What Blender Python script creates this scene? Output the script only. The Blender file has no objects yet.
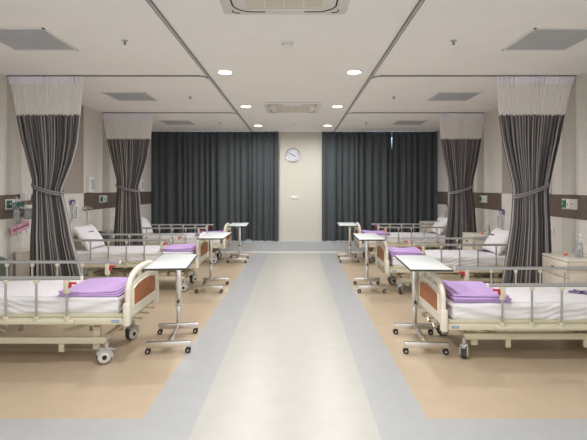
import bpy, bmesh, math, random
from mathutils import Vector, Matrix
random.seed(7)
PI = math.pi
scene = bpy.context.scene
COL = scene.collection

# ------------------------------------------------------------------ materials
def s2l(c):
    return tuple(((v/255)/12.92 if v/255 <= 0.04045 else (((v/255)+0.055)/1.055)**2.4) for v in c)

def mat(name, rgb, rough=0.5, metal=0.0, noise=0.0, scale=20.0, spec=0.5, bump=0.0, bscale=60.0,
        emit=None, estr=0.0, trans=0.0, alpha=1.0, stretch=None, coat=0.0):
    m = bpy.data.materials.new(name); m.use_nodes = True
    nt = m.node_tree; b = nt.nodes['Principled BSDF']
    c = s2l(rgb)
    b.inputs['Base Color'].default_value = (*c, 1)
    b.inputs['Roughness'].default_value = rough
    b.inputs['Metallic'].default_value = metal
    b.inputs['Specular IOR Level'].default_value = spec
    b.inputs['Transmission Weight'].default_value = trans
    b.inputs['Alpha'].default_value = alpha
    b.inputs['Coat Weight'].default_value = coat
    tc = None
    if noise or bump:
        tc = nt.nodes.new('ShaderNodeTexCoord')
        mp = nt.nodes.new('ShaderNodeMapping')
        if stretch: mp.inputs['Scale'].default_value = stretch
        nt.links.new(tc.outputs['Object'], mp.inputs['Vector'])
    if noise:
        n = nt.nodes.new('ShaderNodeTexNoise'); n.inputs['Scale'].default_value = scale
        n.inputs['Detail'].default_value = 5
        nt.links.new(mp.outputs['Vector'], n.inputs['Vector'])
        r = nt.nodes.new('ShaderNodeValToRGB')
        r.color_ramp.elements[0].position = 0.3; r.color_ramp.elements[1].position = 0.7
        r.color_ramp.elements[0].color = (*[v*(1-noise) for v in c], 1)
        r.color_ramp.elements[1].color = (*[min(1, v*(1+noise)) for v in c], 1)
        nt.links.new(n.outputs['Fac'], r.inputs['Fac'])
        nt.links.new(r.outputs['Color'], b.inputs['Base Color'])
    if bump:
        n2 = nt.nodes.new('ShaderNodeTexNoise'); n2.inputs['Scale'].default_value = bscale
        n2.inputs['Detail'].default_value = 4
        nt.links.new(mp.outputs['Vector'], n2.inputs['Vector'])
        bp = nt.nodes.new('ShaderNodeBump'); bp.inputs['Strength'].default_value = bump
        bp.inputs['Distance'].default_value = 0.01
        nt.links.new(n2.outputs['Fac'], bp.inputs['Height'])
        nt.links.new(bp.outputs['Normal'], b.inputs['Normal'])
    if emit:
        b.inputs['Emission Color'].default_value = (*s2l(emit), 1)
        b.inputs['Emission Strength'].default_value = estr
    return m

def stripe_mat(name, base, light, n, frac=0.35, rough=0.85):
    """woven vertical stripes, laid along the cloth's own UV"""
    m = bpy.data.materials.new(name); m.use_nodes = True
    nt = m.node_tree; b = nt.nodes['Principled BSDF']
    b.inputs['Roughness'].default_value = rough
    b.inputs['Specular IOR Level'].default_value = 0.2
    b.inputs['Sheen Weight'].default_value = 0.1
    uv = nt.nodes.new('ShaderNodeUVMap'); sep = nt.nodes.new('ShaderNodeSeparateXYZ')
    nt.links.new(uv.outputs['UV'], sep.inputs['Vector'])
    mu = nt.nodes.new('ShaderNodeMath'); mu.operation = 'MULTIPLY'; mu.inputs[1].default_value = n
    fr = nt.nodes.new('ShaderNodeMath'); fr.operation = 'FRACT'
    nt.links.new(sep.outputs['X'], mu.inputs[0]); nt.links.new(mu.outputs[0], fr.inputs[0])
    r = nt.nodes.new('ShaderNodeValToRGB'); e = r.color_ramp.elements
    e[0].position = 0.0; e[0].color = (*s2l(base), 1)
    e[1].position = 1-frac-0.06; e[1].color = (*s2l(base), 1)
    x = e.new(1-frac); x.color = (*s2l(light), 1)
    x = e.new(0.94); x.color = (*s2l(light), 1)
    x = e.new(1.0); x.color = (*s2l(base), 1)
    nt.links.new(fr.outputs[0], r.inputs['Fac'])
    nt.links.new(r.outputs['Color'], b.inputs['Base Color'])
    return m

def net_mat(name, rgb, alpha):
    """fine net: vertical threads along the cloth's UV, partly see-through"""
    m = bpy.data.materials.new(name); m.use_nodes = True
    nt = m.node_tree; nt.nodes.clear(); N = nt.nodes.new; L = nt.links.new
    out = N('ShaderNodeOutputMaterial')
    uv = N('ShaderNodeUVMap'); mp = N('ShaderNodeMapping'); mp.inputs['Scale'].default_value = (95, 1.2, 1); L(uv.outputs['UV'], mp.inputs['Vector'])
    no = N('ShaderNodeTexNoise'); no.inputs['Scale'].default_value = 1.0; no.inputs['Detail'].default_value = 2; L(mp.outputs['Vector'], no.inputs['Vector'])
    rp = N('ShaderNodeValToRGB'); c = s2l(rgb)
    rp.color_ramp.elements[0].position = .35; rp.color_ramp.elements[0].color = (*[v*.95 for v in c], 1)
    rp.color_ramp.elements[1].position = .65; rp.color_ramp.elements[1].color = (*c, 1)
    L(no.outputs['Fac'], rp.inputs['Fac'])
    d = N('ShaderNodeBsdfDiffuse'); L(rp.outputs['Color'], d.inputs['Color'])
    t = N('ShaderNodeBsdfTranslucent'); L(rp.outputs['Color'], t.inputs['Color'])
    tr = N('ShaderNodeBsdfTransparent')
    a = N('ShaderNodeMixShader'); a.inputs[0].default_value = 0.5; L(d.outputs[0], a.inputs[1]); L(t.outputs[0], a.inputs[2])
    k = N('ShaderNodeMixShader'); k.inputs[0].default_value = alpha
    L(tr.outputs[0], k.inputs[1]); L(a.outputs[0], k.inputs[2]); L(k.outputs[0], out.inputs['Surface'])
    return m

M = {
 'ceiling': mat('ceiling_paint', (246,244,241), 0.9, noise=0.015, scale=3, spec=0.2),
 'wall': mat('wall_vinyl', (216,212,205), 0.75, noise=0.025, scale=40, spec=0.3, stretch=(1,1,0.15)),
 'wall_strip': mat('wall_strip_vinyl', (196,191,183), 0.75, noise=0.03, scale=40, spec=0.3, stretch=(1,1,0.15)),
 'wall_back': mat('back_wall_paint', (212,208,196), 0.8, noise=0.02, scale=60, spec=0.2),
 'taupe': mat('taupe_panel', (162,154,145), 0.7, noise=0.03, scale=40, spec=0.3, stretch=(1,1,0.15)),
 'brown': mat('brown_laminate', (106,92,84), 0.55, noise=0.10, scale=14, spec=0.3, stretch=(1,0.6,6)),
 'white_floor': mat('cream_vinyl', (186,183,175), 0.34, noise=0.03, scale=6, spec=0.45),
 'grey_floor': mat('grey_vinyl', (172,173,173), 0.36, noise=0.035, scale=7, spec=0.45),
 'beige_floor': mat('beige_vinyl', (189,170,145), 0.34, noise=0.04, scale=6, spec=0.45),
 'skirt': mat('grey_skirting_vinyl', (184,186,188), 0.5, noise=0.03, scale=8),
 'white_strip': mat('white_welded_strip', (244,244,240), 0.5),
 'cream': mat('cream_powder_coat', (218,211,186), 0.42, noise=0.015, scale=9),
 'cream_plastic': mat('cream_plastic', (232,226,210), 0.38, noise=0.012, scale=9),
 'wood': mat('red_brown_wood', (172,100,50), 0.5, noise=0.2, scale=9, stretch=(1,0.8,7)),
 'steel': mat('brushed_steel', (196,194,190), 0.3, metal=1.0, noise=0.05, scale=30),
 'alu': mat('satin_aluminium', (196,197,198), 0.42, metal=0.7, noise=0.03, scale=30),
 'chrome': mat('chrome', (222,219,214), 0.26, metal=1.0, noise=0.03, scale=12),
 'sheet': mat('white_sheet', (236,234,236), 0.9, spec=0.15, noise=0.015, scale=8, bump=0.7, bscale=6, stretch=(0.5,1.0,3.0)),
 'lilac': mat('lilac_blanket', (203,172,222), 0.95, spec=0.1, noise=0.06, scale=60, bump=0.2, bscale=160),
 'purple_ink': mat('purple_ink', (98,62,132), 0.8),
 'pale_ink': mat('faded_grey_ink', (150,140,158), 0.8),
 'rubber': mat('black_rubber', (34,34,36), 0.6),
 'grey_rubber': mat('dark_grey_tyre', (70,70,70), 0.6),
 'wheel_white': mat('pale_wheel_plastic', (216,214,208), 0.4),
 'caster_metal': mat('grey_caster_metal', (190,190,186), 0.35, metal=0.3),
 'red': mat('red_plastic', (196,40,36), 0.4),
 'blue': mat('blue_sticker', (72,132,190), 0.5),
 'white': mat('white_plastic', (232,231,227), 0.4),
 'table_top': mat('white_laminate', (234,238,236), 0.3, noise=0.01, scale=12),
 'dark_edge': mat('dark_edge_band', (66,62,58), 0.5),
 'drapery': mat('charcoal_curtain', (82,87,89), 0.9, noise=0.08, scale=50, spec=0.15, stretch=(1,1,0.1)),
 'privacy': stripe_mat('grey_striped_cloth', (88,84,84), (164,159,155), 38, 0.36),
 'band': stripe_mat('striped_tie_cloth', (104,100,100), (156,152,150), 4, 0.4),
 'net': net_mat('white_netting', (254,252,249), 0.95),
 'tape': mat('lilac_white_heading_tape', (244,240,247), 0.9, spec=0.1),
 'rail': mat('grey_rail', (182,182,182), 0.5),
 'rail_dark': mat('dark_rail_groove', (128,128,128), 0.7),
 'vent': mat('grey_diffuser', (186,188,190), 0.6, noise=0.03, scale=4),
 'filter': mat('beige_filter', (214,207,192), 0.85, noise=0.03, scale=30),
 'dark': mat('dark_gap', (40,38,36), 0.8),
 'lamp': mat('lit_lamp', (255,255,255), 0.5, emit=(255,250,240), estr=14),
 'cabinet': mat('ivory_laminate', (222,212,196), 0.45, noise=0.03, scale=8, stretch=(1,1,0.3)),
 'cab_top': mat('pale_counter', (228,222,210), 0.35),
 'chair': mat('grey_green_upholstery', (98,108,102), 0.7, noise=0.05, scale=20),
 'green': mat('green_socket', (30,110,84), 0.45),
 'clear': mat('clear_plastic', (226,232,232), 0.12, trans=0.75, spec=0.5),
 'blue_grey': mat('blue_grey_plastic', (112,132,152), 0.4),
 'pink': mat('pink_card', (214,158,172), 0.8),
 'orange': mat('orange_plastic', (222,110,70), 0.5),
 'clock_face': mat('clock_face_paper', (222,222,230), 0.5),
 'clock_rim': mat('silver_rim', (176,178,184), 0.35, metal=0.6),
 'ink': mat('black_ink', (36,36,44), 0.6),
 'daylight': mat('daylit_pane', (210,228,240), 0.2, emit=(190,222,245), estr=3.2),
 'frame': mat('grey_window_frame', (150,152,154), 0.5),
}

# ------------------------------------------------------------------ mesh helpers
def B(): return bmesh.new()

def box(bm, x0, x1, y0, y1, z0, z1, bev=0.0, seg=2, mtx=None):
    r = bmesh.ops.create_cube(bm, size=1.0)
    vs = r['verts']
    for v in vs:
        v.co = Vector((x0+(v.co.x+.5)*(x1-x0), y0+(v.co.y+.5)*(y1-y0), z0+(v.co.z+.5)*(z1-z0)))
    if bev:
        es = list({e for v in vs for e in v.link_edges})
        g = bmesh.ops.bevel(bm, geom=es, offset=bev, segments=seg, affect='EDGES', profile=0.5)
        vs = list({v for f in g['faces'] for v in f.verts} | {v for v in vs if v.is_valid})
    if mtx is not None: bmesh.ops.transform(bm, matrix=mtx, verts=vs)
    return vs

def cyl(bm, p0, p1, r, seg=14, r2=None):
    p0, p1 = Vector(p0), Vector(p1); d = p1-p0
    q = Vector((0,0,1)).rotation_difference(d.normalized()).to_matrix().to_4x4()
    m = Matrix.Translation((p0+p1)/2) @ q
    bmesh.ops.create_cone(bm, cap_ends=True, segments=seg, radius1=r, radius2=r if r2 is None else r2, depth=d.length, matrix=m)

def tube(bm, pts, r, seg=8, flat=1.0, up=Vector((0,0,1)), closed=False):
    """sweep a (possibly flattened) circle along a path"""
    pts = [Vector(p) for p in pts]; rings = []; n = len(pts)
    for i, p in enumerate(pts):
        a = pts[(i-1) % n] if (closed or i > 0) else pts[0]
        b = pts[(i+1) % n] if (closed or i < n-1) else pts[-1]
        t = (b-a).normalized()
        s = t.cross(up)
        if s.length < 1e-4: s = t.cross(Vector((1,0,0)))
        s.normalize(); u = s.cross(t).normalized()
        rings.append([bm.verts.new(p + s*math.cos(2*PI*k/seg)*r*flat + u*math.sin(2*PI*k/seg)*r) for k in range(seg)])
    m = n if closed else n-1
    for i in range(m):
        A, Bq = rings[i], rings[(i+1) % n]
        for k in range(seg):
            bm.faces.new((A[k], A[(k+1) % seg], Bq[(k+1) % seg], Bq[k]))
    if not closed:
        bm.faces.new(rings[0][::-1]); bm.faces.new(rings[-1])

def prism(bm, outline, axis, a, b):
    """extrude a 2-D outline along an axis: axis 'x' -> outline is (y,z); 'y' -> (x,z); 'z' -> (x,y)"""
    def P(q, t):
        return {'x': (t, q[0], q[1]), 'y': (q[0], t, q[1]), 'z': (q[0], q[1], t)}[axis]
    A = [bm.verts.new(P(q, a)) for q in outline]; C = [bm.verts.new(P(q, b)) for q in outline]
    n = len(outline)
    bm.faces.new(A[::-1]); bm.faces.new(C)
    for i in range(n): bm.faces.new((A[i], A[(i+1) % n], C[(i+1) % n], C[i]))

def lathe(bm, prof, seg=24, center=(0,0,0), axis='z', caps=True):
    rings = []
    def P(r, h, t):
        c, s = r*math.cos(t), r*math.sin(t)
        v = {'z': (c, s, h), 'y': (c, h, s), 'x': (h, c, s)}[axis]
        return Vector(v) + Vector(center)
    for r, h in prof: rings.append([bm.verts.new(P(r, h, 2*PI*k/seg)) for k in range(seg)])
    for A, C in zip(rings, rings[1:]):
        for k in range(seg): bm.faces.new((A[k], A[(k+1) % seg], C[(k+1) % seg], C[k]))
    if caps: bm.faces.new(rings[0][::-1]); bm.faces.new(rings[-1])

def ob(name, bm, m, parent=None, smooth=True, loc=None, angle=40):
    bmesh.ops.recalc_face_normals(bm, faces=bm.faces)
    me = bpy.data.meshes.new(name); bm.to_mesh(me); bm.free()
    for mm in (m if isinstance(m, (list, tuple)) else [m]): me.materials.append(mm)
    if smooth:
        me.polygons.foreach_set('use_smooth', [True]*len(me.polygons))
        try: me.set_sharp_from_angle(angle=math.radians(angle))
        except Exception: pass
    o = bpy.data.objects.new(name, me); COL.objects.link(o)
    if parent: o.parent = parent
    if loc: o.location = loc
    return o

def tag(o, label, cat, group=None):
    o['label'] = label; o['category'] = cat
    if group: o['group'] = group
    return o

def thing(name, label, cat, loc=(0,0,0), rz=0, group=None):
    o = bpy.data.objects.new(name, None); COL.objects.link(o)
    o.empty_display_size = 0.1
    o.location = loc; o.rotation_euler = (0, 0, rz)
    return tag(o, label, cat, group)

def struct(name, bm, m, **k):
    o = ob(name, bm, m, smooth=False, **k); o['kind'] = 'structure'
    return o

def dup(root, loc, rz=0, label=None, group=None):
    def cp(o, parent):
        c = o.copy(); COL.objects.link(c)
        if parent: c.parent = parent
        for ch in list(o.children): cp(ch, c)
        return c
    r = cp(root, None); r.location = loc; r.rotation_euler = (0, 0, rz)
    if label: r['label'] = label
    if group: r['group'] = group
    return r

# ------------------------------------------------------------------ camera
H = 1.5; F = 460.0; CX, CY = 296.5, 188.0
cam = bpy.data.cameras.new('camera'); co = bpy.data.objects.new('camera', cam); COL.objects.link(co)
co.location = (0, 0, H); co.rotation_euler = (PI/2, 0, 0)
cam.sensor_fit = 'HORIZONTAL'; cam.sensor_width = 36; cam.lens = 36*F/587
cam.shift_x = -(CX-293.5)/587; cam.shift_y = -(220-CY)/587
cam.clip_start = 0.05; cam.clip_end = 60
scene.camera = co

# ------------------------------------------------------------------ room shell
XL, XR, YB, YF, ZC = -3.40, 3.28, 10.80, -3.6, 2.814
CXM = -0.08                                   # middle of the aisle
SL0, SL1, SR0, SR1, YBG = -1.0, -0.645, 0.506, 0.85, 2.99

bm = B()
xs = [XL-.1, SL0, SL1, SR0, SR1, XR+.1]; ys = [YF-.1, YBG, YB+.1]
grid = [[bm.verts.new((x, y, 0)) for x in xs] for y in ys]
for j in range(2):
    for i in range(5):
        f = bm.faces.new((grid[j][i], grid[j][i+1], grid[j+1][i+1], grid[j+1][i]))
        f.material_index = 0 if i == 2 else (2 if (i in (0, 4) and j == 1) else 1)
r = bmesh.ops.extrude_face_region(bm, geom=bm.faces[:])
for v in [g for g in r['geom'] if isinstance(g, bmesh.types.BMVert)]: v.co.z = -0.12
struct('floor', bm, [M['white_floor'], M['grey_floor'], M['beige_floor']])

bm = B(); box(bm, XL-.1, XR+.1, YF-.1, YB+.1, ZC, ZC+.1); struct('ceiling', bm, M['ceiling'])
bm = B(); box(bm, XL-.12, XL, YF-.1, YB+.1, 0, ZC); struct('wall_left', bm, M['wall'])
bm = B(); box(bm, XR, XR+.12, YF-.1, YB+.1, 0, ZC); struct('wall_right', bm, M['wall'])
bm = B()
box(bm, XL, -2.6, YF-.12, YF, 0, ZC); box(bm, 2.5, XR, YF-.12, YF, 0, ZC); box(bm, -2.6, 2.5, YF-.12, YF, 2.55, ZC); box(bm, -2.6, 2.5, YF-.12, YF, 0, .35)
struct('wall_front', bm, M['wall_back'])      # unseen wall; wide opening added to let fill light in from the world
# back wall: piers and lintels round two window openings (hidden by the drapes but for slits)
W1 = (-3.15, -0.62); W2 = (0.75, 3.05); WZ0, WZ1 = 0.30, 2.74
bm = B()
for a, b in ((XL, W1[0]), (W1[1], W2[0]), (W2[1], XR)): box(bm, a, b, YB, YB+.12, 0, ZC)
for a, b in (W1, W2):
    box(bm, a, b, YB, YB+.12, 0, WZ0); box(bm, a, b, YB, YB+.12, WZ1, ZC)
struct('wall_back', bm, M['wall_back'])
for n, (a, b) in enumerate((W1, W2), 1):
    bm = B()
    t = .04
    box(bm, a, b, YB+.03, YB+.08, WZ0, WZ0+t); box(bm, a, b, YB+.03, YB+.08, WZ1-t, WZ1)
    k = 3
    for i in range(k+1):
        x = a+(b-a-t)*i/k; box(bm, x, x+t, YB+.03, YB+.08, WZ0, WZ1)
    wf = struct('window_%d' % n, bm, M['frame'])
    bm = B(); box(bm, a+.01, b-.01, YB+.05, YB+.06, WZ0+.01, WZ1-.01)
    g = ob('window_pane', bm, M['daylight'], wf, smooth=False); g['kind'] = 'structure'
# skirtings
bm = B(); box(bm, XL, XR, YB-.10, YB, 0.012, 0.262, .004, 1); struct('baseboard_back', bm, M['skirt'])
bm = B(); box(bm, XL+.012, XR-.012, YB-.125, YB-.101, 0.0, 0.020); struct('trim_1', bm, M['white_strip'])
bm = B(); box(bm, XL, XL+.012, YF, YB-.10, 0.0, 0.10); struct('baseboard_left', bm, M['skirt'])
bm = B(); box(bm, XR-.012, XR, YF, YB-.10, 0.0, 0.10); struct('baseboard_right', bm, M['skirt'])
# wall panelling on each side: brown band, bed head panels (taupe above), darker vertical strips
tn = 2
for sx, X in ((1, XL), (-1, XR)):
    def wb(bm, y0, y1, z0, z1, t): box(bm, min(X, X+sx*t), max(X, X+sx*t), y0, y1, z0, z1)
    heads = [(1.40, 2.05), (4.0, 4.68), (6.55, 7.33), (9.15, 9.93)]
    edges = [YF] + [v for h in heads for v in h] + [YB-.001]
    bm = B()
    for i in range(0, len(edges), 2):
        y = edges[i]
        while y < edges[i+1]-.02:
            y2 = min(y+.62, edges[i+1]); wb(bm, y+.002, y2-.002, 1.138, 1.418, .008); y = y2
    struct('trim_%d' % tn, bm, M['brown']); tn += 1
    bm = B()
    for a, b in heads: wb(bm, a, b, 1.42, ZC-.001, .008)
    struct('trim_%d' % tn, bm, M['taupe']); tn += 1
    bm = B()
    for a, b in heads: wb(bm, a, b, 0.11, 1.414, .010)
    struct('trim_%d' % tn, bm, M['wall']); tn += 1
    bm = B()
    for a, b in ((5.40, 5.68), (8.07, 8.37), (2.75, 3.02)):
        wb(bm, a, b, 1.42, ZC-.001, .004); wb(bm, a, b, .11, 1.136, .004)
    struct('trim_%d' % tn, bm, M['wall_strip']); tn += 1

# ------------------------------------------------------------------ curtain tracks in the ceiling
TL, TR = -1.03, 0.875
CT = [2.72, 5.37, 8.0]
for sx, xt, xw, side in ((-1, TL, XL, 'left'), (1, TR, XR, 'right')):
    t = thing('curtain_track', 'grey ceiling curtain track along the %s side of the aisle' % side, 'curtain track', (xt, 6.6, ZC), 0, 'ceiling curtain tracks')
    def rel(p): return (p[0]-xt, p[1]-6.6, p[2]-ZC)
    def run(y0, y1, x0, x1, w, z0, z1, bm):
        if x0 == x1: box(bm, x0-w-xt, x0+w-xt, y0-6.6, y1-6.6, z0, z1)
        else: box(bm, min(x0, x1)-xt, max(x0, x1)-xt, y0-w-6.6, y0+w-6.6, z0, z1)
    bm = B(); run(.2, YB-.15, xt, xt, .010, -.012, -.0005, bm); ob('main_rail', bm, M['rail'], t, False)
    bm = B()
    pass
    bm.free()
    for o in (-.0132, .0132):
        bm = B(); run(.2, YB-.15, xt+o, xt+o, .0034, -.013, -.0005, bm); ob('rail_groove', bm, M['rail_dark'], t, False)
    for y in CT:
        bm = B(); run(y, y, xt+sx*.10, xw-sx*.02, .012, -.012, -.0005, bm)
        # quarter bend joining the branch to the main rail
        pts = [rel((xt+sx*(.03+.10*(1-math.cos(a))), y+.10-.10*math.sin(a), ZC-.008)) for a in [i*PI/16 for i in range(9)]]
        ob('branch_rail', bm, M['rail'], t, False)
        bm = B(); tube(bm, pts, .006, 6, 1.6); ob('rail_bend', bm, M['rail_dark'], t)
        for o in (-.0145, .0145):
            bm = B(); run(y+o, y+o, xt+sx*.10, xw-sx*.02, .0022, -.013, -.0005, bm)
            ob('branch_groove', bm, M['rail_dark'], t, False)

# ------------------------------------------------------------------ privacy curtains
def interp(tab, z, k):
    for a, b in zip(tab, tab[1:]):
        if b[0] <= z <= a[0]:
            t = (a[0]-z)/(a[0]-b[0]); return a[k]+(b[k]-a[k])*t
    return tab[-1][k] if z < tab[-1][0] else tab[0][k]

def cloth(tab, zs, nu, folds, amp, y0, seed, uvrep=1.0):
    """pleated cloth between the left and right edge given by tab rows (z, xl, xr)"""
    rnd = random.Random(seed)
    ph = [rnd.uniform(-.6, .6) for _ in range(8)]
    bm = bmesh.new(); uvl = bm.loops.layers.uv.new('UVMap'); rows = []
    for z in zs:
        xl, xr = interp(tab, z, 1), interp(tab, z, 2); a = amp(z); row = []
        for i in range(nu+1):
            u = i/nu
            w = u + .010*math.sin(2*PI*3*u+ph[0]) + .006*math.sin(2*PI*7*u+ph[1])
            p = 2*PI*folds*w + .5*math.sin(z*1.3+ph[2]+4*u)
            yy = y0 + a*math.sin(p)*(0.75+.25*math.sin(2*PI*2.3*u+ph[3])) + a*.3*math.sin(2.1*p+ph[4])
            x = xl+(xr-xl)*u + a*.25*math.cos(p)*(1 if 0.02 < u < .98 else 0)
            row.append(bm.verts.new((x, yy, z)))
        rows.append(row)
    for j in range(len(zs)-1):
        for i in range(nu):
            f = bm.faces.new((rows[j][i], rows[j][i+1], rows[j+1][i+1], rows[j+1][i]))
            for l, (uu, vv) in zip(f.loops, ((i, j), (i+1, j), (i+1, j+1), (i, j+1))):
                l[uvl].uv = (uu/nu*uvrep, vv/len(zs))
    return bm

def lin(a, b, n): return [a+(b-a)*i/n for i in range(n+1)]

def privacy(label, Y, rows, tie, wall, seed):
    k = F/Y
    tab = [(H-(py-CY)/k, (l-CX)/k, (rr-CX)/k) for py, l, rr in rows]
    xc = (tab[0][1]+tab[0][2])/2
    t = thing('privacy_curtain', label, 'curtain', (xc, Y, 0.28), 0, 'tied-back privacy curtains')
    tab = [(z-.28, a-xc, b-xc) for z, a, b in tab]
    ztop = ZC-.019-.28
    znet = 2.355-.28; ztie = tie[2]-.28
    def amp(z):
        if z > ztie: return .013+.024*((ztop-z)/(ztop-ztie))
        return .037+.012*((ztie-z)/ztie)
    bm = cloth(tab, lin(znet, 0, 44), 336, 15, amp, 0, seed)
    o = ob('striped_cloth', bm, M['privacy'], t, angle=180)
    bm = cloth(tab, lin(ztop-.085, znet-.012, 12), 300, 26, lambda z: .008, 0, seed); ob('netting', bm, M['net'], t, angle=180)
    # gathered heading tape: many tight pleats
    bm = cloth(tab, lin(ztop, ztop-.09, 4), 340, 25, lambda z: .024, -.012, seed+3); ob('heading_tape', bm, M['tape'], t, angle=180)
    for i in range(14):
        x = tab[0][1]+.02+(tab[0][2]-tab[0][1]-.04)*i/13
        bm = B(); tube(bm, [(x, 0, ztop-.03), (x, .006, ztop-.008), (x, 0, ztop+.004)], .003, 5); ob('curtain_hook', bm, M['white'], t)
    # tie band: slanted loop round the bunch, higher on the wall side, with a strap to the wall
    xl, xr = (tie[0]-CX)/k-xc, (tie[1]-CX)/k-xc
    cxm, rx, ry = (xl+xr)/2, (xr-xl)/2+.018, .085
    slope = tie[3]
    bm = bmesh.new(); uvl = bm.loops.layers.uv.new('UVMap'); n = 48; R = []
    for i in range(n):
        a = 2*PI*i/n; x, y = cxm+rx*math.cos(a), ry*math.sin(a); z = ztie+slope*(x-cxm) + .02*math.sin(a)
        R.append([bm.verts.new((x*1, y, z-.026)), bm.verts.new((x+.004*math.cos(a), y+.008*math.sin(a), z)), bm.verts.new((x, y, z+.026))])
    for i in range(n):
        for q in range(2):
            f = bm.faces.new((R[i][q], R[(i+1) % n][q], R[(i+1) % n][q+1], R[i][q+1]))
            for l, v in zip(f.loops, (q/2, q/2, (q+1)/2, (q+1)/2)): l[uvl].uv = (v*.5, 0)
    tb = ob('tieback', bm, M['band'], t, angle=180)
    return t

privacy('grey striped curtain with net top tied back beside the pink card', 5.37,
        [(76,9.5,84),(114,16,80.5),(142,21.5,78),(162,27,73),(180,32.5,66),(190,33.5,62),(203,33,65),(216,32.5,68),(236,31,72),(273,30,82),(300,29,88)],
        (33.5, 62, 1.487, -.30), XL, 11)
privacy('grey striped tied curtain on the left wall nearest the dark window curtains', 8.0,
        [(113,102,153.5),(139.5,106.5,150.5),(160,111,147),(180,116.5,140.5),(187,117,138.5),(200,116,140),(215,115,141),(245,113,144),(270,112,147)],
        (117, 138.5, 1.50, -.26), XL, 23)
privacy('large grey striped tied curtain with net top beside the bedside cabinet with an orange cap', 5.37,
        [(76,496.5,574),(114,498.7,565),(142,503,559),(162,507.7,554),(183,513,549),(191,514,547.5),(205,513,548),(223,512,549),(250,508,550),(280,503,551),(300,500,552)],
        (514, 547.5, 1.475, .36), XR, 37)
privacy('grey striped tied curtain on the right wall nearest the dark window curtains', 8.0,
        [(113,438.5,485.5),(139.5,441,481),(160,444.5,477.5),(180,448.5,473),(190,450,471.6),(204,449,474),(220,448,475),(241,445.5,476.5),(270,443,478)],
        (450, 471.6, 1.475, .30), XR, 51)

# ------------------------------------------------------------------ dark drapes on the window wall
def drape(label, px0, px1, folds, seed, liftp=None, opens=None):
    Yd = YB-.09; k = F/Yd
    x0, x1 = (px0-CX)/k, (px1-CX)/k; w = x1-x0; xc = (x0+x1)/2
    z0, z1 = .272, ZC-.004
    rnd = random.Random(seed); ph = [rnd.uniform(0, 6.28) for _ in range(6)]
    bm = B(); rows = []; nu = folds*14; zs = lin(z1, z0, 12)
    for z in zs:
        tt = (z1-z)/(z1-z0); row = []
        for i in range(nu+1):
            u = i/nu
            p = 2*PI*folds*(u+.025*math.sin(2*PI*1.7*u+ph[0])+.012*math.sin(2*PI*4.1*u+ph[1]))+.4*math.sin(2*tt+ph[2])
            a = .034+.014*tt
            y = Yd + a*math.sin(p)*(.72+.28*math.sin(2*PI*2.6*u+ph[3]))
            y = min(y, YB-.008)
            x = x0+w*u-xc + .2*a*math.cos(p)*(1 if .03 < u < .97 else 0)
            if opens:                      # the edge falls a little open at the top
                side, dx = opens
                e = u if side > 0 else 1-u
                x -= side*dx*max(0, 1-tt/.27)*max(0, (e-.85)/.15)
            zz = z
            if liftp and j_last(z, z0): zz = z0+liftp[1]*math.exp(-((x+xc-liftp[0])/.05)**2)
            row.append(bm.verts.new((x, y-Yd, zz-z0)))
        rows.append(row)
    for A, C in zip(rows, rows[1:]):
        for i in range(nu): bm.faces.new((A[i], A[i+1], C[i+1], C[i]))
    o = ob('window_curtain', bm, M['drapery'], angle=180, loc=(xc, Yd, z0))
    return tag(o, label, 'curtain', 'dark window curtains')
def j_last(z, z0): return abs(z-z0) < 1e-6
drape('wide dark charcoal curtain filling the window wall in the left corner', 151, 249.6, 15, 3, ((248.2-CX)/(F/(YB-.09)), .042))
drape('narrow dark charcoal curtain panel left of the wall clock', 249, 278.5, 5, 5, ((249.5-CX)/(F/(YB-.09)), .036))
drape('dark charcoal curtain panel right of the wall clock', 322, 392, 11, 8, None, (1, .013))
drape('dark charcoal curtain in the right corner beyond the gap of daylight', 391.6, 437, 7, 13, None, (-1, .013))

# ------------------------------------------------------------------ ceiling fittings
def downlight(x, y, label):
    t = thing('ceiling_downlight', label, 'ceiling light', (x, y, ZC), 0, 'round ceiling downlights')
    bm = B(); lathe(bm, [(.074, -.0015), (.076, -.006), (.094, -.004), (.096, 0)], 32)
    ob('trim_ring', bm, M['white'], t)
    bm = B(); lathe(bm, [(.0735, -.0035), (.0735, -.0062)], 32); ob('diffuser', bm, M['lamp'], t)
    l = bpy.data.lights.new('downlight_lamp', 'AREA'); l.shape = 'DISK'; l.size = .14; l.energy = LW
    l.color = (.985, .99, 1.0); l.spread = math.radians(170)
    lo = bpy.data.objects.new('downlight_lamp', l); COL.objects.link(lo); lo.parent = t; lo.location = (0, 0, -.012)
    return t
LW = 18
DY = [(9.67, 'nearest the window wall'), (7.40, 'in the middle pair beside the far ceiling cassette'), (5.21, 'in the largest visible pair'),
      (3.0, 'in the pair just above the camera'), (.8, 'in the added unseen pair behind the camera'), (-1.4, 'in the added unseen rearmost pair')]  # rear pairs are unseen, added to brighten the ward
for y, s in DY:
    downlight(-.81, y, 'round downlight left of the aisle, ' + s)
    downlight(.655, y, 'round downlight right of the aisle, ' + s)

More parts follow.
